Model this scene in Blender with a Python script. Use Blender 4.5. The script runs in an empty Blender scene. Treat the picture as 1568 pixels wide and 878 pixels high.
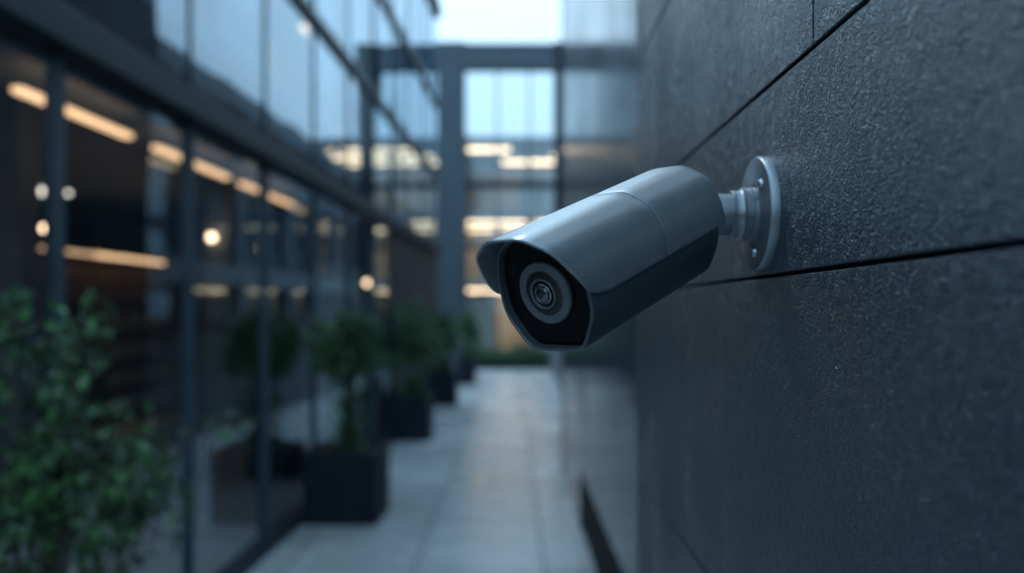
import bpy, bmesh, math, random
from mathutils import Vector, Matrix
random.seed(7)
S=bpy.context.scene
CZ=2.4
# ---------------- materials ----------------
def mat(name,col,rough=.5,metal=0,spec=.5,noise=0,nscale=5,bump=0,bscale=50,coat=0,rvar=0,bdist=.01,stretch=None):
    m=bpy.data.materials.new(name); m.use_nodes=True
    n=m.node_tree.nodes; l=m.node_tree.links; b=n['Principled BSDF']
    b.inputs['Base Color'].default_value=(*col,1); b.inputs['Roughness'].default_value=rough
    b.inputs['Metallic'].default_value=metal; b.inputs['Specular IOR Level'].default_value=spec
    b.inputs['Coat Weight'].default_value=coat
    tc=n.new('ShaderNodeTexCoord'); mp=n.new('ShaderNodeMapping'); l.new(tc.outputs['Object'],mp.inputs[0])
    if stretch: mp.inputs['Scale'].default_value=stretch
    if noise or rvar:
        t=n.new('ShaderNodeTexNoise'); t.inputs['Scale'].default_value=nscale; t.inputs['Detail'].default_value=5
        l.new(mp.outputs[0],t.inputs['Vector'])
        if noise:
            r=n.new('ShaderNodeMapRange'); r.inputs[1].default_value=.3; r.inputs[2].default_value=.7
            r.inputs[3].default_value=1-noise; r.inputs[4].default_value=1+noise
            l.new(t.outputs[0],r.inputs[0])
            x=n.new('ShaderNodeVectorMath'); x.operation='SCALE'; x.inputs[0].default_value=col
            l.new(r.outputs[0],x.inputs['Scale']); l.new(x.outputs[0],b.inputs['Base Color'])
        if rvar:
            r=n.new('ShaderNodeMapRange'); r.inputs[1].default_value=.3; r.inputs[2].default_value=.7
            r.inputs[3].default_value=max(.02,rough-rvar); r.inputs[4].default_value=rough+rvar
            l.new(t.outputs[0],r.inputs[0]); l.new(r.outputs[0],b.inputs['Roughness'])
    if bump:
        t=n.new('ShaderNodeTexNoise'); t.inputs['Scale'].default_value=bscale; t.inputs['Detail'].default_value=4
        l.new(mp.outputs[0],t.inputs['Vector'])
        k=n.new('ShaderNodeBump'); k.inputs['Strength'].default_value=bump; k.inputs['Distance'].default_value=bdist
        l.new(t.outputs[0],k.inputs['Height']); l.new(k.outputs[0],b.inputs['Normal'])
    return m
def emis(name,col,st):
    m=bpy.data.materials.new(name); m.use_nodes=True
    b=m.node_tree.nodes['Principled BSDF']; b.inputs['Base Color'].default_value=(*col,1)
    b.inputs['Emission Color'].default_value=(*col,1); b.inputs['Emission Strength'].default_value=st
    return m
def glassmat(name,tint=(.76,.84,.89),base=.13,rough=.02,pw=3.0):
    m=bpy.data.materials.new(name); m.use_nodes=True
    n=m.node_tree.nodes; l=m.node_tree.links; n.remove(n['Principled BSDF'])
    o=n['Material Output']; tr=n.new('ShaderNodeBsdfTransparent'); tr.inputs[0].default_value=(*tint,1)
    g=n.new('ShaderNodeBsdfGlossy'); g.inputs['Roughness'].default_value=rough; g.inputs[0].default_value=(.78,.91,1,1)
    lw=n.new('ShaderNodeLayerWeight'); lw.inputs[0].default_value=.5
    p=n.new('ShaderNodeMath'); p.operation='POWER'; p.inputs[1].default_value=pw; l.new(lw.outputs['Facing'],p.inputs[0])
    r=n.new('ShaderNodeMapRange'); r.inputs[3].default_value=base; r.inputs[4].default_value=.9; l.new(p.outputs[0],r.inputs[0])
    x=n.new('ShaderNodeMixShader'); l.new(r.outputs[0],x.inputs[0]); l.new(tr.outputs[0],x.inputs[1]); l.new(g.outputs[0],x.inputs[2])
    l.new(x.outputs[0],o.inputs[0])
    tc=n.new('ShaderNodeTexCoord'); t=n.new('ShaderNodeTexNoise'); t.inputs['Scale'].default_value=1.3; t.inputs['Detail'].default_value=0; l.new(tc.outputs['Object'],t.inputs['Vector'])
    k=n.new('ShaderNodeBump'); k.inputs['Strength'].default_value=.15; k.inputs['Distance'].default_value=.02
    l.new(t.outputs[0],k.inputs['Height']); l.new(k.outputs[0],g.inputs['Normal'])
    return m

def claddingmat():
    m=bpy.data.materials.new('slate_cladding'); m.use_nodes=True
    n=m.node_tree.nodes; l=m.node_tree.links; b=n['Principled BSDF']
    b.inputs['Specular IOR Level'].default_value=.75
    b.inputs['Specular Tint'].default_value=(.58,.82,1,1)
    tc=n.new('ShaderNodeTexCoord')
    big=n.new('ShaderNodeTexNoise'); big.inputs['Scale'].default_value=6; big.inputs['Detail'].default_value=7; l.new(tc.outputs['Object'],big.inputs['Vector'])
    cr=n.new('ShaderNodeValToRGB'); cr.color_ramp.elements[0].position=.3; cr.color_ramp.elements[0].color=(.005,.014,.026,1)
    cr.color_ramp.elements[1].position=.75; cr.color_ramp.elements[1].color=(.013,.030,.049,1)
    l.new(big.outputs[0],cr.inputs[0]); l.new(cr.outputs[0],b.inputs['Base Color'])
    rr=n.new('ShaderNodeMapRange'); rr.inputs[1].default_value=.3; rr.inputs[2].default_value=.7; rr.inputs[3].default_value=.22; rr.inputs[4].default_value=.38
    l.new(big.outputs[0],rr.inputs[0]); l.new(rr.outputs[0],b.inputs['Roughness'])
    hs=[]
    for ang,sc in ((.5,(1,300,900)),(-.95,(1,280,820))):
        mp0=n.new('ShaderNodeMapping'); mp0.inputs['Rotation'].default_value=(ang,0,0); l.new(tc.outputs['Object'],mp0.inputs[0])
        mp=n.new('ShaderNodeMapping'); mp.inputs['Scale'].default_value=sc; l.new(mp0.outputs[0],mp.inputs[0])
        t=n.new('ShaderNodeTexNoise'); t.inputs['Scale'].default_value=1; t.inputs['Detail'].default_value=2; t.inputs['Distortion'].default_value=.6
        l.new(mp.outputs[0],t.inputs['Vector']); hs.append(t)
    sel=n.new('ShaderNodeTexNoise'); sel.inputs['Scale'].default_value=90; l.new(tc.outputs['Object'],sel.inputs['Vector'])
    sr=n.new('ShaderNodeMapRange'); sr.inputs[1].default_value=.44; sr.inputs[2].default_value=.56; l.new(sel.outputs[0],sr.inputs[0])
    mx=n.new('ShaderNodeMix'); mx.data_type='FLOAT'; l.new(sr.outputs[0],mx.inputs[0]); l.new(hs[0].outputs[0],mx.inputs[2]); l.new(hs[1].outputs[0],mx.inputs[3])
    med=n.new('ShaderNodeTexNoise'); med.inputs['Scale'].default_value=70; med.inputs['Detail'].default_value=3; l.new(tc.outputs['Object'],med.inputs['Vector'])
    ad=n.new('ShaderNodeMath'); ad.operation='MULTIPLY_ADD'; ad.inputs[1].default_value=.7; l.new(med.outputs[0],ad.inputs[0]); l.new(mx.outputs[0],ad.inputs[2])
    k=n.new('ShaderNodeBump'); k.inputs['Strength'].default_value=1; k.inputs['Distance'].default_value=.0034
    l.new(ad.outputs[0],k.inputs['Height']); l.new(k.outputs[0],b.inputs['Normal'])
    return m
M_clad=claddingmat()
M_gap=mat('matt_near_black',(.005,.008,.013),.8,spec=.2)  # even near-black colour for joints, cores, cords and legs
M_panel=mat('glazed_panel',(.022,.042,.062),.17,spec=.7,noise=.2,nscale=1,rvar=.05)
M_frame=mat('dark_aluminium',(.009,.018,.029),.5,spec=.3,noise=.15,nscale=4)
M_frame2=mat('grey_aluminium',(.045,.078,.105),.4,metal=.2,noise=.1)
M_conc=mat('grey_concrete',(.15,.19,.225),.6,noise=.18,nscale=2,bump=.2)
M_conc2=mat('dark_concrete',(.045,.068,.09),.6,noise=.18,nscale=2,bump=.2)
M_dark=mat('dark_interior',(.09,.105,.125),.6,noise=.3,nscale=1.5)
M_wood=mat('brown_wood',(.16,.11,.08),.45,noise=.45,nscale=2,stretch=(1,3,.6))
M_cream=mat('cream_blind',(.42,.39,.34),.8,noise=.1,stretch=(20,20,.3))
M_white=mat('pale_blind',(.42,.5,.56),.8,noise=.25,nscale=3,stretch=(6,6,.2))
M_glass=glassmat('window_glass')
M_glass2=glassmat('screen_glass',(.72,.8,.84),.12)
M_pot=mat('black_planter',(.009,.016,.026),.6,spec=.2,noise=.3,nscale=6,bump=.1)
M_soil=mat('soil',(.03,.02,.015),.9,bump=.8,bscale=60)
M_bark=mat('bark',(.06,.045,.03),.8,bump=.6)
M_leaf=[mat('leaf_a',(.04,.115,.045),.45,noise=.4,nscale=9),mat('leaf_b',(.07,.20,.06),.4,noise=.3,nscale=9),mat('leaf_c',(.018,.052,.028),.5,noise=.3,nscale=9)]
M_warm=emis('warm_lamp',(1,.58,.30),2.6)
M_cove=emis('warm_cove_light',(1,.58,.32),1.5)
M_room=emis('room_ceiling_panel',(1,.84,.68),5)  # glow for fill panels added to light the ground-floor room
M_warm2=emis('warm_ceiling_light',(1,.63,.36),2.6)
M_bulb=emis('bulb_glow',(1,.66,.40),11)
M_cool=emis('cool_fill_glow',(.72,.88,1),2.5)  # cool glow for fill panels added upstairs

# ---------------- helpers ----------------
def empty(name,parent=None):
    e=bpy.data.objects.new(name,None); S.collection.objects.link(e); e.empty_display_size=.1
    if parent: e.parent=parent
    return e
def meshobj(name,verts,faces,mats,parent=None,smooth=False,mi=None):
    me=bpy.data.meshes.new(name); me.from_pydata(verts,[],faces)
    for m in (mats if isinstance(mats,list) else [mats]): me.materials.append(m)
    if mi: me.polygons.foreach_set('material_index',mi)
    if smooth: me.polygons.foreach_set('use_smooth',[True]*len(me.polygons))
    me.update()
    o=bpy.data.objects.new(name,me); S.collection.objects.link(o)
    if parent: o.parent=parent
    return o
BF=[(0,3,2,1),(4,5,6,7),(0,1,5,4),(1,2,6,5),(2,3,7,6),(3,0,4,7)]
def boxes(name,lst,m,parent=None,bevel=0):
    v=[];f=[]
    for (x0,x1,y0,y1,z0,z1) in lst:
        b=len(v)
        v+=[(x0,y0,z0),(x1,y0,z0),(x1,y1,z0),(x0,y1,z0),(x0,y0,z1),(x1,y0,z1),(x1,y1,z1),(x0,y1,z1)]
        f+=[tuple(b+i for i in q) for q in BF]
    o=meshobj(name,v,f,m,parent)
    if bevel:
        k=o.modifiers.new('b','BEVEL'); k.width=bevel; k.segments=2
    return o
def box(name,a,m,parent=None,bevel=0): return boxes(name,[a],m,parent,bevel)

# ---------------- ground / pavement ----------------
M_ground=mat('ground_soil',(.08,.09,.08),.9,noise=.3,nscale=.5)
meshobj('ground',[(-600,-600,-.02),(600,-600,-.02),(600,600,-.02),(-600,600,-.02)],[(0,1,2,3)],M_ground)
M_tiles=[mat('paving_stone_%s'%c,(v*.90,v,v*1.06),.25,noise=.08,nscale=1.6,rvar=.05,bump=.015,bscale=30) for c,v in (('a',.41),('b',.45),('c',.36))]
v=[];f=[];mi=[]
g=.009
ys=-3
while ys<36:
    xs=-3.3
    while xs<1.9:
        b=len(v); h=random.uniform(-.001,.001)
        v+=[(xs+g,ys+g,h),(xs+1.2-g,ys+g,h),(xs+1.2-g,ys+1.8-g,h),(xs+g,ys+1.8-g,h)]
        f.append((b,b+1,b+2,b+3)); mi.append(random.choice([0,0,1,2])); xs+=1.2
    ys+=1.8
pav=meshobj('pavement',v,f,M_tiles,mi=mi)
meshobj('grout',[(-3.3,-3,-.008),(2.7,-3,-.008),(2.7,36.5,-.008),(-3.3,36.5,-.008)],[(0,1,2,3)],M_gap,pav)

# ---------------- near cladding wall ----------------
XW=.22; cw=empty('cladding_wall')
rows=[-2.4,-1.2,-.62,-.297,.029,.192,.434,.7,1.1,1.6,2.1]
joints={5:[.62],6:[1.1],2:[.9]}
pl=[]
for i in range(len(rows)-1):
    js=[-1.2]+joints.get(i,[])+[1.5]
    for a,b in zip(js[:-1],js[1:]):
        pl.append((XW,XW+.03,a+.0007,b-.0007,CZ+rows[i]+.0016,CZ+rows[i+1]-.0016))
p=boxes('cladding_panels',pl,M_clad,cw,.0013)
p2=boxes('end_panel',[(XW+.031,.80,1.47,1.5,0,4.5)],M_clad,cw)
box('wall_core',(XW+.008,1.6,-1.19,1.468,0,4.49),M_gap,cw)

# ---------------- far glazed panel wall ----------------
gw=empty('panel_wall')
XP=.74
pl=[]
ye=[1.51,3.3,5.2,7.1,9.0,10.85,12.35]
zr=[.66,2.2,3.9,5.6,7.35]
for a,b in zip(ye[:-1],ye[1:]):
    for c,d in zip(zr[:-1],zr[1:]):
        pl.append((XP,XP+.04,a+.004,b-.004,c+.004,d-.004))
boxes('wall_panels',pl,M_panel,gw,.002)
box('wall_core',(XP+.03,1.6,1.51,12.3,0,7.34),M_gap,gw)
box('plinth',(XP+.002,XP+.029,9.3,12.3,.0,.65),M_panel,gw)
box('end_post',(XP-.01,XP+.07,12.36,12.42,0,7.5),M_frame,gw)
box('coping',(XP-.04,1.62,1.5,12.35,7.36,7.44),M_frame,gw)
lw=empty('garden_wall')
box('wall_body',(1.5,1.7,12.8,34,0,2.1),M_conc2,lw); box('coping',(1.46,1.74,12.8,34.05,2.103,2.17),M_frame,lw)
reflected_nb=empty('office_building')  # unseen block, added to keep bright sky out of the left glass reflections
box('wall_core',(3.1,9,12.8,36,0,7.6),M_conc2,reflected_nb)
boxes('floor_bands',[(2.7,3.098,12.8,36,z,z+.5) for z in (0,3.0,5.6,7.3)],M_conc,reflected_nb)
boxes('facade_piers',[(2.72,3.097,y,y+.3,z0,z1) for y in (12.8,15.6,18.4,21.2,24,26.8,29.6,32.4,35.4) for z0,z1 in ((.51,2.99),(3.51,5.59),(6.11,7.29))],M_conc,reflected_nb)
v=[];f=[]
for z0,z1 in ((.51,2.99),(3.51,5.59),(6.11,7.29)):
    b=len(v); v+=[(2.9,12.81,z0),(2.9,35.9,z0),(2.9,35.9,z1),(2.9,12.81,z1)]; f.append((b,b+1,b+2,b+3))
meshobj('facade_glass',v,f,M_glass2,reflected_nb)
boxes('reflection_lights',[(2.95,3.05,a,b,z-.12,z-.04) for a,b,z in ((16.2,18,5.55),(19,20.8,2.95),(24.6,26.4,5.55))],M_warm2,reflected_nb)  # glowing strips added to give warm reflections in the left glass

# ---------------- left glass office building ----------------
gb=empty('glass_office_building'); gb.rotation_euler=(0,0,-math.atan(.036))
LX=-2.745; Y0,Y1=-3,22.2
ms=[4.74+1.81*i for i in range(-4,10)]
v=[];f=[]
def pane(ya,yb,za,zb):
    t=random.uniform(-.006,.006); b=len(v)
    v.extend([(LX-.02+t,ya,za),(LX-.02-t,yb,za),(LX-.02-t,yb,zb),(LX-.02+t,ya,zb)]); f.append((b,b+1,b+2,b+3))
edges=[Y0]+[m for m in ms if Y0<m<Y1]+[Y1]
zl=[4.12,5.86,7.71,10.05]
for a,b in zip(edges[:-1],edges[1:]):
    if a<15: pane(a,b,.12,3.86)
    for c,d in zip(zl[:-1],zl[1:]): pane(a,b,c,d)
meshobj('glass_panes',v,f,M_glass,gb)
boxes('mullions',[(LX-.08,LX+.02,m-.022,m+.022,.121,3.86) for m in edges[1:] if m<15.5],M_frame2,gb)
boxes('upper_mullions',[(LX-.09,LX-.0,m-.010,m+.010,4.12,10.05) for m in edges[1:-1]],M_frame,gb)
boxes('transoms',[(LX-.1,LX+.05,Y0,Y1,z-.06,z+.06) for z in (5.9,7.75)],M_frame,gb)
box('main_beam',(LX-.25,LX+.12,Y0,Y1,3.87,4.08),M_frame,gb,.01)
box('beam_ledge',(LX-.2,LX+.06,Y0,Y1,4.083,4.11),M_frame2,gb,.005)
box('roof_beam',(LX-.3,LX+.1,Y0,Y1,10.06,10.35),M_frame,gb)
box('sill',(LX-.1,LX+.06,Y0,Y1,0.004,.12),M_frame,gb,.005)
pl=[]
y=15.15
while y<22:
    pl.append((LX-.06,LX-.005,y,min(y+1.1,22.19)-.01,.122,3.86)); y+=1.1
boxes('solid_panels',pl,M_frame,gb)
box('interior_floor',(-12,LX-.1,Y0,Y1,-.01,.02),mat('interior_screed',(.24,.27,.30),.3,noise=.2),gb)
box('interior_ceiling',(-12,LX-.26,Y0,Y1,4.75,4.95),M_conc,gb)
box('upper_slab',(-12,LX-.15,Y0,Y1,8.2,8.45),M_conc,gb)
box('roof',(-12,LX-.31,Y0,Y1,10.1,10.3),M_conc,gb)
box('back_wall',(-12.2,-12,Y0,Y1,0,10.3),M_dark,gb)
box('end_wall',(-12.2,LX-.1,Y1+.01,Y1+.25,0,10.3),M_conc,gb)
box('start_wall',(-12.2,LX-.1,Y0-.25,Y0-.01,0,10.3),M_conc,gb)
boxes('interior_columns',[(-6.2,-5.8,y,y+.4,.021,4.74) for y in (9.2,15.4,21)],M_conc,gb)
boxes('wood_partitions',[(-8.3,-8.1,1.5,5.6,.021,3.2),(-8.3,-8.1,6.3,11,.021,3.2),(-8.3,-8.1,11.4,20,.021,3.2)],M_wood,gb)
sh=[]
YS=(5.2,8.2,11.4,14.6)
for y in YS:
    for z in (.5,1.0,1.5,2.0,2.5): sh.append((-7.9,-7.55,y,y+2.4,z,z+.04))
    for k in range(5): sh.append((-7.9,-7.55,y+k*.6-.02,y+k*.6,.03,2.54))
boxes('shelving',sh,M_wood,gb)
bk=[]
for y in YS:
    for z in (.5,1,1.5,2):
        t=y+.05
        while t<y+2.3:
            w=random.uniform(.04,.12)
            if random.random()<.7: bk.append((-7.85,-7.6,t,t+w,z+.042,z+random.uniform(.2,.4)))
            t+=w+.01
boxes('shelved_books',bk,M_cream,gb)
boxes('ground_blinds',[(LX-.5,LX-.46,11.7,15.0,.2,3.1)],M_cream,gb)
bl=[];bw=[]
for i,(a,b) in enumerate(zip(edges[:-1],edges[1:])):
    for c,d in ((4.96,8.19),(8.46,10.08)):
        r=random.random()
        if r<.6: bl.append((LX-.55,LX-.52,a+.1,b-random.uniform(.1,.9),c+random.choice([0,0,.8]),d))
        elif r<.72: bw.append((LX-.75,LX-.72,a+.1,b-.1,c,d))
boxes('upper_blinds',bl,M_white,gb); boxes('warm_blinds',bw,M_cream,gb)
boxes('upper_partition',[(-6.0,-5.8,Y0,Y1,4.96,8.19),(-6,-5.8,Y0,Y1,8.46,10.09)],M_white,gb)
boxes('linear_pendants',[(-5.05,-4.95,a,b,4.475,4.525) for a,b in ((7.9,10.1),(10.8,13.3),(13.9,16.8))],M_warm,gb)
boxes('room_fill_panels',[(-6.6,-5.4,a,a+.6,4.70,4.74) for a in (-1.5,.5,2.5,4.5)]+[(-10.2,-9.4,a,a+.6,4.7,4.74) for a in (8,12,16)],M_room,gb)  # added fill panels, mostly out of view, brightening the dark interior
box('bright_cove_light',(-8.05,-7.95,14.9,17.6,3.36,3.42),M_warm,gb)
boxes('cove_lights',[(-8.05,-7.95,11.6,14.85,3.36,3.41),(-8.05,-7.95,6.5,11.1,3.36,3.41)],M_cove,gb)
boxes('upper_ceiling_lights',[(-4.9,-4.5,a,a+1.5,8.12,8.17) for a in (12,17)]+[(-4.3,-3.9,18,19.5,6.2,6.25)],M_warm2,gb)
boxes('cool_fill_panels',[(-4.8,-4.2,a,a+.8,8.12,8.17) for a in (0,2.5,5,8)]+[(-5,-4.4,a,a+1,10.02,10.07) for a in (3,8,13)],M_cool,gb)  # added fill panels that lift the dark zone behind the upper glass
def sphere(name,loc,r,m,parent,seg=20):
    bm=bmesh.new(); bmesh.ops.create_uvsphere(bm,u_segments=seg,v_segments=seg//2,radius=r)
    for fa in bm.faces: fa.smooth=True
    me=bpy.data.meshes.new(name); bm.to_mesh(me); bm.free(); me.materials.append(m)
    o=bpy.data.objects.new(name,me); S.collection.objects.link(o); o.location=loc; o.parent=parent; return o
for lx,ly,z in ((-6,15.2,3.72),(-6,17.9,3.72),(-7,11.7,3.55),(-7,12.1,3.21),(-4.2,20.2,3.05)):
    sphere('globe_pendant',(lx,ly,z),.07 if lx>-6.5 else .05,M_bulb,gb,12)
    box('pendant_cord',(lx-.01,lx+.01,ly-.01,ly+.01,z+.1,4.74),M_gap,gb)

def table(loc,rot):
    e=empty('table'); e.location=loc; e.rotation_euler=(0,0,rot)
    box('top',(-.9,.9,-.45,.45,.71,.75),M_wood,e,.008)
    boxes('legs',[(sx*.8-.03,sx*.8+.03,sy*.36-.03,sy*.36+.03,0,.71) for sx in(-1,1) for sy in(-1,1)],M_gap,e)
def chair(loc,rot):
    e=empty('chair'); e.location=loc; e.rotation_euler=(0,0,rot)
    box('seat',(-.22,.22,-.22,.22,.43,.48),M_dark,e,.01); box('backrest',(-.22,.22,.2,.24,.5,.92),M_dark,e,.01)
    boxes('legs',[(sx*.19-.02,sx*.19+.02,sy*.19-.02,sy*.19+.02,0,.43) for sx in(-1,1) for sy in(-1,1)],M_gap,e)
for (x,y) in ((-5.4,12.0),(-5.2,17.0),(-6.5,8.5)):
    table((x,y,.02),1.57)
    for dx,dy,r in ((.7,.4,-1.57),(.7,-.4,-1.57),(-.7,.4,1.57),(-.7,-.4,1.57)): chair((x+dx,y+dy,.02),r)

# ---------------- foliage ----------------
def leafmesh(name,pts,size,parent,narrow=.45,up=.0):
    v=[];f=[];mi=[]
    for p,out in pts:
        d=(Vector((random.gauss(0,1),random.gauss(0,1),random.gauss(0,1)-.2))*.6+out+Vector((0,0,up)));
        if d.length<.01: continue
        d.normalize(); s=size*random.uniform(.55,1.25)
        n=d.cross(Vector((random.gauss(0,1),random.gauss(0,1),random.gauss(0,1))))
        if n.length<.01: continue
        n.normalize(); bnd=d.cross(n)*s*.15
        b=len(v)
        v+=[tuple(p),tuple(p+d*s*.45+n*s*narrow*.5+bnd),tuple(p+d*s),tuple(p+d*s*.45-n*s*narrow*.5+bnd)]
        f.append((b,b+1,b+2,b+3)); mi.append(random.choices([0,1,2],[5,3,4])[0])
    return meshobj(name,v,f,M_leaf,parent,mi=mi)
def limb(name,segs,parent):
    v=[];f=[]
    for a,b,r0,r1 in segs:
        a=Vector(a);b=Vector(b);d=(b-a).normalized(); u=d.orthogonal().normalized(); w=d.cross(u); k=len(v)
        for i in range(6):
            c=math.cos(i*math.pi/3);s=math.sin(i*math.pi/3); v.append(tuple(a+(u*c+w*s)*r0)); v.append(tuple(b+(u*c+w*s)*r1))
        for i in range(6):
            j=(i+1)%6; f.append((k+2*i,k+2*j,k+2*j+1,k+2*i+1))
    return meshobj(name,v,f,M_bark,parent,smooth=True)
def planter(e,w,h):
    t=.04
    boxes('planter_box',[(-w/2,w/2,-w/2,-w/2+t,0,h),(-w/2,w/2,w/2-t,w/2,0,h),(-w/2,-w/2+t,-w/2+t,w/2-t,0,h),(w/2-t,w/2,-w/2+t,w/2-t,0,h)],M_pot,e,.006)
    box('soil',(-w/2+t,w/2-t,-w/2+t,w/2-t,0.02,h-.07),M_soil,e)
def potted(loc,w,h,ct,cb,rad,seed,dens=1,rot=0):
    random.seed(seed)
    e=empty('potted_plant'); e.location=loc; e.rotation_euler=(0,0,rot)
    planter(e,w,h)
    segs=[];pts=[]
    zc=(ct+cb)/2; hh=(ct-cb)/2
    nst=4
    for k in range(nst):
        a=random.uniform(0,6.28); bx,by=.05*math.cos(a),.05*math.sin(a)
        segs.append(((bx,by,h-.08),(bx*1.5,by*1.5,cb+.1),.016,.012))
        for j in range(9):
            aa=random.uniform(0,6.28); el=random.uniform(-.9,1.4); rr=random.uniform(.6,1.05)
            tip=Vector((math.cos(aa)*math.cos(el)*rad*rr,math.sin(aa)*math.cos(el)*rad*rr,zc+math.sin(el)*hh*rr))
            base=Vector((bx*1.5,by*1.5,cb+.1+random.uniform(0,hh*.7)))
            segs.append((tuple(base),tuple(tip),.008,.003))
            n=int(60*dens)
            for q in range(n):
                t=random.uniform(.35,1.05); c=base.lerp(tip,t); o=Vector((random.gauss(0,1),random.gauss(0,1),random.gauss(0,1)))
                pts.append((c+o*rad*.11,(tip-base).normalized()*.9))
    for q in range(int(420*dens)):
        a=random.uniform(0,6.28); r=random.uniform(0,w*.3)
        pts.append((Vector((math.cos(a)*r,math.sin(a)*r,h-.05+random.random()**2*(cb-h+.1))),Vector((math.cos(a)*.6,math.sin(a)*.6,1.0))))
    limb('stems',segs,e); leafmesh('foliage',pts,.13,e,.22,.15)
    return e
potted((-1.90,9.85,0),.82,.82,2.38,1.5,.46,1,1.2,-.036)
potted((-1.86,15.8,0),.72,.85,2.62,1.1,.58,2,1.5,-.036)
potted((-1.72,21.6,0),.66,.85,2.45,1.1,.48,3,1.4,-.036)
potted((-1.46,27.5,0),.6,.85,2.5,1.1,.45,4,1.4,-.036)
potted((-4.6,16,0.02),.9,.8,2.4,1.1,.55,5,1.4)
potted((-3.4,12.2,0.02),.6,.7,2.3,1.2,.45,8,1.2)
random.seed(21)
e=empty('leafy_shrub'); e.location=(-1.84,3.15,0); planter(e,.6,.6)
segs=[];pts=[]
for k in range(34):
    a=random.uniform(0,6.28); top=random.uniform(1.0,2.42); r=random.uniform(.1,.55)*(1.15 if top<2.0 else .75)
    tip=Vector((math.cos(a)*r,math.sin(a)*r,top)); base=Vector((math.cos(a)*.08,math.sin(a)*.08,.52)); mid=base.lerp(tip,.55)+Vector((0,0,.12))
    segs+= [(tuple(base),tuple(mid),.012,.008),(tuple(mid),tuple(tip),.008,.003)]
    for j in range(7):
        t=random.uniform(.2,1); c=mid.lerp(tip,t); tt=c+Vector((random.gauss(0,.1),random.gauss(0,.1),random.gauss(.02,.1)))
        segs.append((tuple(c),tuple(tt),.004,.002))
        for q in range(17):
            w=c.lerp(tt,random.uniform(.1,1.1))+Vector((random.gauss(0,.022),random.gauss(0,.022),random.gauss(0,.022)))
            pts.append((w,(tt-c).normalized()*.5+Vector((0,0,-.2))))
limb('stems',segs,e); leafmesh('foliage',pts,.066,e,.5)
random.seed(5)
pts=[]
for i in range(9000):
    x=random.uniform(-4.5,2.6); y=random.uniform(34.4,35.6); z=random.uniform(.1,.82+.12*math.sin(x*3)+.08*math.sin(x*7.3))
    pts.append((Vector((x,y,z)),Vector((0,-.2,.5))))
hd=leafmesh('hedge',pts,.14,None,.5)
box('hedge_trough',(-4.6,2.65,34.3,35.7,0,.25),M_pot,hd)

# ---------------- portal frame at D=30 ----------------
pf=empty('portal_frame')
box('left_column',(-3.1,-1.66,30,30.6,0,11.9),M_conc2,pf,.01)
box('right_column',(1.5,2.1,30,30.6,2.2,11.9),M_frame,pf,.01)
box('cross_beam',(-1.655,1.495,30.02,30.55,10.94,11.85),M_conc2,pf,.01)
boxes('transoms',[(-1.655,1.495,30.1,30.3,6.72,6.95),(-1.655,1.495,30.1,30.3,4.55,4.7)],M_frame,pf)
boxes('mullions',[(-.55,-.49,30.1,30.3,4.701,6.719),(-.55,-.49,30.1,30.3,6.951,10.939),(.6,.66,30.1,30.3,6.951,10.939)],M_frame2,pf)
meshobj('glass',[(-1.655,30.2,4.6),(1.495,30.2,4.6),(1.495,30.2,10.94),(-1.655,30.2,10.94)],[(0,1,2,3)],M_glass2,pf)

# ---------------- far office building ----------------
fb=empty('office_building')
by=45
fl=[0.0,3.9,7.6,11.6]
boxes('floor_slabs',[(-14,14,by,by+8,z-.35,z) for z in fl[1:]]+[(-14,14,by,by+8,-.01,.05)],M_conc,fb)
box('back_wall',(-14,14,by+7,by+7.3,.06,11.2),M_cream,fb)
boxes('facade_mullions',[(x-.05,x+.05,by-.05,by+.08,.06,11.5) for x in [i*1.6-13.6 for i in range(18)]],M_frame,fb)
meshobj('facade_glass',[(-14,by+.1,.06),(14,by+.1,.06),(14,by+.1,11.2),(-14,by+.1,11.2)],[(0,1,2,3)],M_glass2,fb)
cl=[]
random.seed(3)
for z in (3.5,7.2,11.2):
    for yy in (1.2,3.2,5.2):
        x=-9
        while x<9:
            w=random.uniform(1.5,4)
            if random.random()<.75: cl.append((x,x+w,by+yy,by+yy+.5,z-.06,z-.01))
            x+=w+.5
boxes('ceiling_lights',cl,emis('warm_office_light',(1,.64,.37),10),fb)
boxes('curtains',[(-3.2,-.9,by+.6,by+.65,.06,3.4),(1.2,4,by+.6,by+.65,.06,3.4),(-6,-2.4,by+.6,by+.65,3.95,6.4)],M_cream,fb)
boxes('partitions',[(-2.2,-.4,by+3,by+3.1,3.95,6.4),(.3,2.5,by+2,by+2.1,7.65,9.9)],M_cream,fb)

# ---------------- security camera ----------------
sc=empty('security_camera')
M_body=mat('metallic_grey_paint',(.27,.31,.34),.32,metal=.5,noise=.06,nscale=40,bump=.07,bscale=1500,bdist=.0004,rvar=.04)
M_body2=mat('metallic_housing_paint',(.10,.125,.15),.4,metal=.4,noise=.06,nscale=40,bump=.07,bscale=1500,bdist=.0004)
M_cast=mat('cast_aluminium',(.22,.255,.29),.36,metal=.75,noise=.08,nscale=60,bump=.12,bscale=1200,bdist=.0005,rvar=.06)
M_black=mat('black_gloss_window',(.003,.003,.004),.15,spec=.25)
M_blackm=mat('black_matt_plastic',(.010,.011,.013),.5)
M_ring=mat('grey_lens_ring',(.10,.118,.138),.45,noise=.1,nscale=80)
M_ring2=mat('steel_ring',(.25,.28,.32),.25,metal=.9)
M_lens=mat('lens_glass',(.006,.01,.016),.03,spec=1,coat=1)
R=.0415; L=.168; SX=.93
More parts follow.
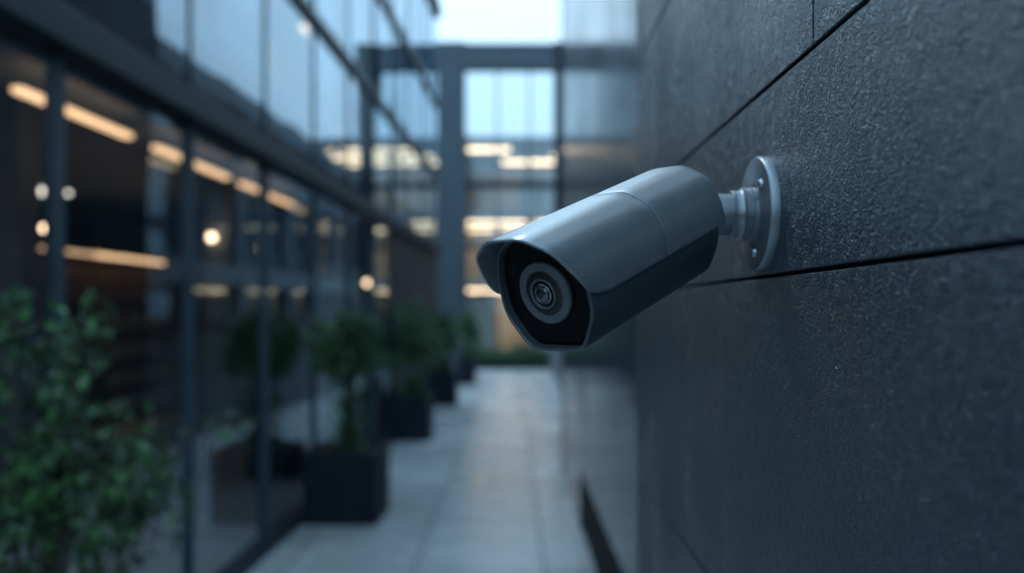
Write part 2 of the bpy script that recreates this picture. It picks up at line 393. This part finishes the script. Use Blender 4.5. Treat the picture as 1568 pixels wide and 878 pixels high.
def rounded(poly,frac=.3,n=7):
    out=[];N=len(poly)
    for i in range(N):
        p=Vector(poly[i]);a=Vector(poly[i-1]);b=Vector(poly[(i+1)%N])
        da=min((a-p).length,(b-p).length)*frac*1.5
        da=min(da,(a-p).length*.48,(b-p).length*.48)
        s=p+(a-p).normalized()*da; t=p+(b-p).normalized()*da
        for k in range(n+1):
            u=k/n; out.append(s*(1-u)**2+p*2*u*(1-u)+t*u*u)
    return out
ctrl=[(-.36,.98),(.36,.98),(.82,.72),(1,.26),(1,-.36),(.60,-.98),(-.60,-.98),(-1,-.36),(-1,.26),(-.82,.72)]
prof=[Vector((p.x*SX,p.y)) for p in rounded(ctrl,.22)]
def ringmesh(name,rings,m,parent,cap0=False,cap1=False,smooth=True):
    v=[];f=[];n=len(rings[0])
    for r in rings: v+= [tuple(p) for p in r]
    for i in range(len(rings)-1):
        for j in range(n):
            k=(j+1)%n; f.append((i*n+j,i*n+k,(i+1)*n+k,(i+1)*n+j))
    if cap0: f.append(tuple(range(n-1,-1,-1)))
    if cap1: f.append(tuple((len(rings)-1)*n+j for j in range(n)))
    o=meshobj(name,v,f,m,parent)
    bm=bmesh.new(); bm.from_mesh(o.data); bmesh.ops.recalc_face_normals(bm,faces=bm.faces)
    for fa in bm.faces: fa.smooth=smooth
    for ed in bm.edges:
        if len(ed.link_faces)==2 and ed.calc_face_angle(0)>.6: ed.smooth=False
    bm.to_mesh(o.data); bm.free()
    return o
def ring(y,s): return [Vector((p.x*R*s,y,p.y*R*s)) for p in prof]
cb=empty('camera_body',sc)
h=L/2
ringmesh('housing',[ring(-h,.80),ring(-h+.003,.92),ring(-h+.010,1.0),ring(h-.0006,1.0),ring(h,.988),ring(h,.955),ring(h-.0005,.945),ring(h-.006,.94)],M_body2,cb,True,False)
ringmesh('front_window',[ring(h-.0061,.945),ring(h-.006,.5)],M_black,cb,False,True,False)
thr=-.10
i0=max(range(len(prof)),key=lambda i:(prof[i].y>=thr and prof[i-1].y<thr))
seq=[]
for k in range(len(prof)):
    p=prof[(i0+k)%len(prof)]
    if p.y>=thr: seq.append(p)
seq=[Vector((seq[0].x,thr))]+seq+[Vector((seq[-1].x,thr))]
ds=[]
for a,b in zip(seq[:-1],seq[1:]):
    n=max(1,int((b-a).length/.06))
    for k in range(n): ds.append(a.lerp(b,k/n))
ds.append(seq[-1])
def frontY(v):
    t=(v-thr)/(1-thr)
    base=h-.004+.028*max(0,t)**.75
    if t<.16: base-= .012*(1-math.sqrt(max(0,1-((.16-t)/.16)**2)))
    return base
def visor(name,ya,yb,sc_,rearcap=False):
    v=[];f=[];n=len(ds);ny=10
    for j in range(ny+1):
        for p in ds:
            e1=frontY(p.y) if yb is None else yb
            y=ya+(e1-ya)*j/ny
            s=sc_
            if rearcap and j==0: s=sc_*.985
            v.append((p.x*R*s,y,p.y*R*s))
    for j in range(ny):
        for i in range(n-1): f.append((j*n+i,j*n+i+1,(j+1)*n+i+1,(j+1)*n+i))
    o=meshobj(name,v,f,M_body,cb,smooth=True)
    bm=bmesh.new(); bm.from_mesh(o.data); bmesh.ops.recalc_face_normals(bm,faces=bm.faces)
    ff=max(bm.faces,key=lambda q:q.calc_center_median().z)
    if ff.normal.z<0: bmesh.ops.reverse_faces(bm,faces=bm.faces)
    bm.to_mesh(o.data); bm.free()
    k=o.modifiers.new('s','SOLIDIFY'); k.thickness=.0018; k.offset=-1
    k=o.modifiers.new('b','BEVEL'); k.width=.0004; k.segments=2; k.limit_method='ANGLE'; k.angle_limit=.9
    return o
ysm=-.004
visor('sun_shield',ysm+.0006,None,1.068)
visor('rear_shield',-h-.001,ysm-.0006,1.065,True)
def lathe(name,pr,m,parent,n=64):
    rings=[[Vector((r*math.cos(2*math.pi*i/n),y,r*math.sin(2*math.pi*i/n))) for i in range(n)] for r,y in pr]
    return ringmesh(name,rings,m,parent,True,True)
le=empty('lens_assembly',cb); le.location=(0.001,.0006,-.0010); le.scale=(1.03,1,1.03)
y0=h-.0060
lathe('lens_bezel',[(.0205,y0),(.0205,y0+.0022),(.0198,y0+.0030),(.0150,y0+.0030),(.0146,y0+.0022),(.0146,y0)],M_ring,le)
lathe('lens_barrel',[(.0145,y0),(.0145,y0+.0024),(.0125,y0+.0036),(.0108,y0+.0036),(.0102,y0+.0026)],M_blackm,le)
lathe('lens_steel_ring',[(.0102,y0),(.0102,y0+.0042),(.0096,y0+.0046),(.0090,y0+.0042),(.0088,y0+.0028)],M_ring,le)
lathe('lens_inner_ring',[(.0066,y0),(.0066,y0+.0040),(.0060,y0+.0044),(.0056,y0+.0040)],M_ring2,le)
lathe('lens_glass',[(.0055*math.cos(a),y0+.004+.0026*math.sin(a)) for a in [i*math.pi/2/10 for i in range(10)]],M_lens,le)
lathe('lens_recess',[(.0087,y0),(.0087,y0+.003),(.007,y0+.0034)],M_black,le)
def P(px,py,d): return Vector(((px-784)/1300*d,d,CZ+(475-py)/1300*d))
front=P(826,452,.545); rear=P(1041,337,.662)
fwd=(front-rear).normalized(); c=(front+rear)/2
upv=(Vector((0,0,1))-fwd*fwd.z).normalized(); rt=fwd.cross(upv)
Mx=Matrix((( rt.x,fwd.x,upv.x,c.x),(rt.y,fwd.y,upv.y,c.y),(rt.z,fwd.z,upv.z,c.z),(0,0,0,1)))
cb.matrix_local=Mx
mt=empty('wall_mount',sc)
FY,FZ=.745,CZ+.084
mt.location=(XW,FY,FZ); mt.rotation_euler=(0,0,math.pi/2)
lathe('flange',[(.0500,-.001),(.0500,.0062),(.0490,.0078),(.0475,.0084),(.0300,.0086),(.0290,.0092),(.024,.0094)],M_cast,mt,96)
lathe('collar',[(.0235,.009),(.0235,.0125),(.0226,.0132),(.0226,.0150),(.0232,.0156),(.0232,.0190),(.0215,.0200),(.0205,.0215),(.0205,.0280),(.0196,.0290)],M_cast,mt)
lathe('arm',[(.0178,.020),(.0178,.052),(.0170,.056)],M_cast,mt)
for a in (.35,.35+2.094,.35+4.188):
    sx,sz=.0345*math.cos(a),.0345*math.sin(a)
    s=lathe('screw',[(.0046,.008),(.0046,.0098),(.0036,.0116),(.0015,.0122)],M_ring2,mt,24); s.location=(sx,0,sz)
el=Vector((XW-.056,FY,FZ))
sphere('ball_joint',(0,0,0),.0205,M_cast,sc,32).location=el
rb=rear+fwd*.012
d=(rb-el)
st=lathe('neck',[(.0165,0),(.0165,d.length)],M_cast,sc); st.rotation_mode='QUATERNION'
st.rotation_quaternion=Vector((0,1,0)).rotation_difference(d.normalized()); st.location=el

# ---------------- world / sun / camera ----------------
W=bpy.data.worlds.new('World'); S.world=W; W.use_nodes=True
n=W.node_tree.nodes; l=W.node_tree.links
sky=n.new('ShaderNodeTexSky'); sky.sky_type='NISHITA'; sky.sun_disc=False
sky.sun_elevation=math.radians(52); sky.sun_rotation=math.radians(-22); sky.dust_density=3; sky.air_density=1.5
bg=n['Background']; bg.inputs[1].default_value=.15
tc=n.new('ShaderNodeTexCoord'); sp=n.new('ShaderNodeSeparateXYZ'); l.new(tc.outputs['Generated'],sp.inputs[0])
mr=n.new('ShaderNodeMapRange'); mr.inputs[3].default_value=.75; mr.inputs[4].default_value=2.3; l.new(sp.outputs[2],mr.inputs[0])
oc=n.new('ShaderNodeVectorMath'); oc.operation='SCALE'; oc.inputs[0].default_value=(4.9,7.6,9.9); l.new(mr.outputs[0],oc.inputs['Scale'])
mx=n.new('ShaderNodeMix'); mx.data_type='RGBA'; mx.inputs[0].default_value=.85
l.new(sky.outputs[0],mx.inputs[6]); l.new(oc.outputs[0],mx.inputs[7]); l.new(mx.outputs[2],bg.inputs[0])
sun=bpy.data.lights.new('sun','SUN'); sun.energy=1.2; sun.angle=math.radians(12); sun.color=(.74,.89,1)
so=bpy.data.objects.new('sun',sun); S.collection.objects.link(so)
so.rotation_euler=Vector((-.23,.57,.79)).to_track_quat('Z','Y').to_euler()
cam=bpy.data.cameras.new('camera'); co=bpy.data.objects.new('camera',cam); S.collection.objects.link(co)
co.location=(0,0,CZ); co.rotation_euler=(math.pi/2,0,0)
cam.sensor_width=36; cam.lens=1300/1568*36; cam.shift_y=36/1568; cam.clip_start=.02; cam.clip_end=2000
cam.dof.use_dof=True; cam.dof.focus_distance=.61; cam.dof.aperture_fstop=2.9
S.camera=co
S.view_settings.view_transform='Standard'; S.view_settings.look='None'; S.view_settings.exposure=0
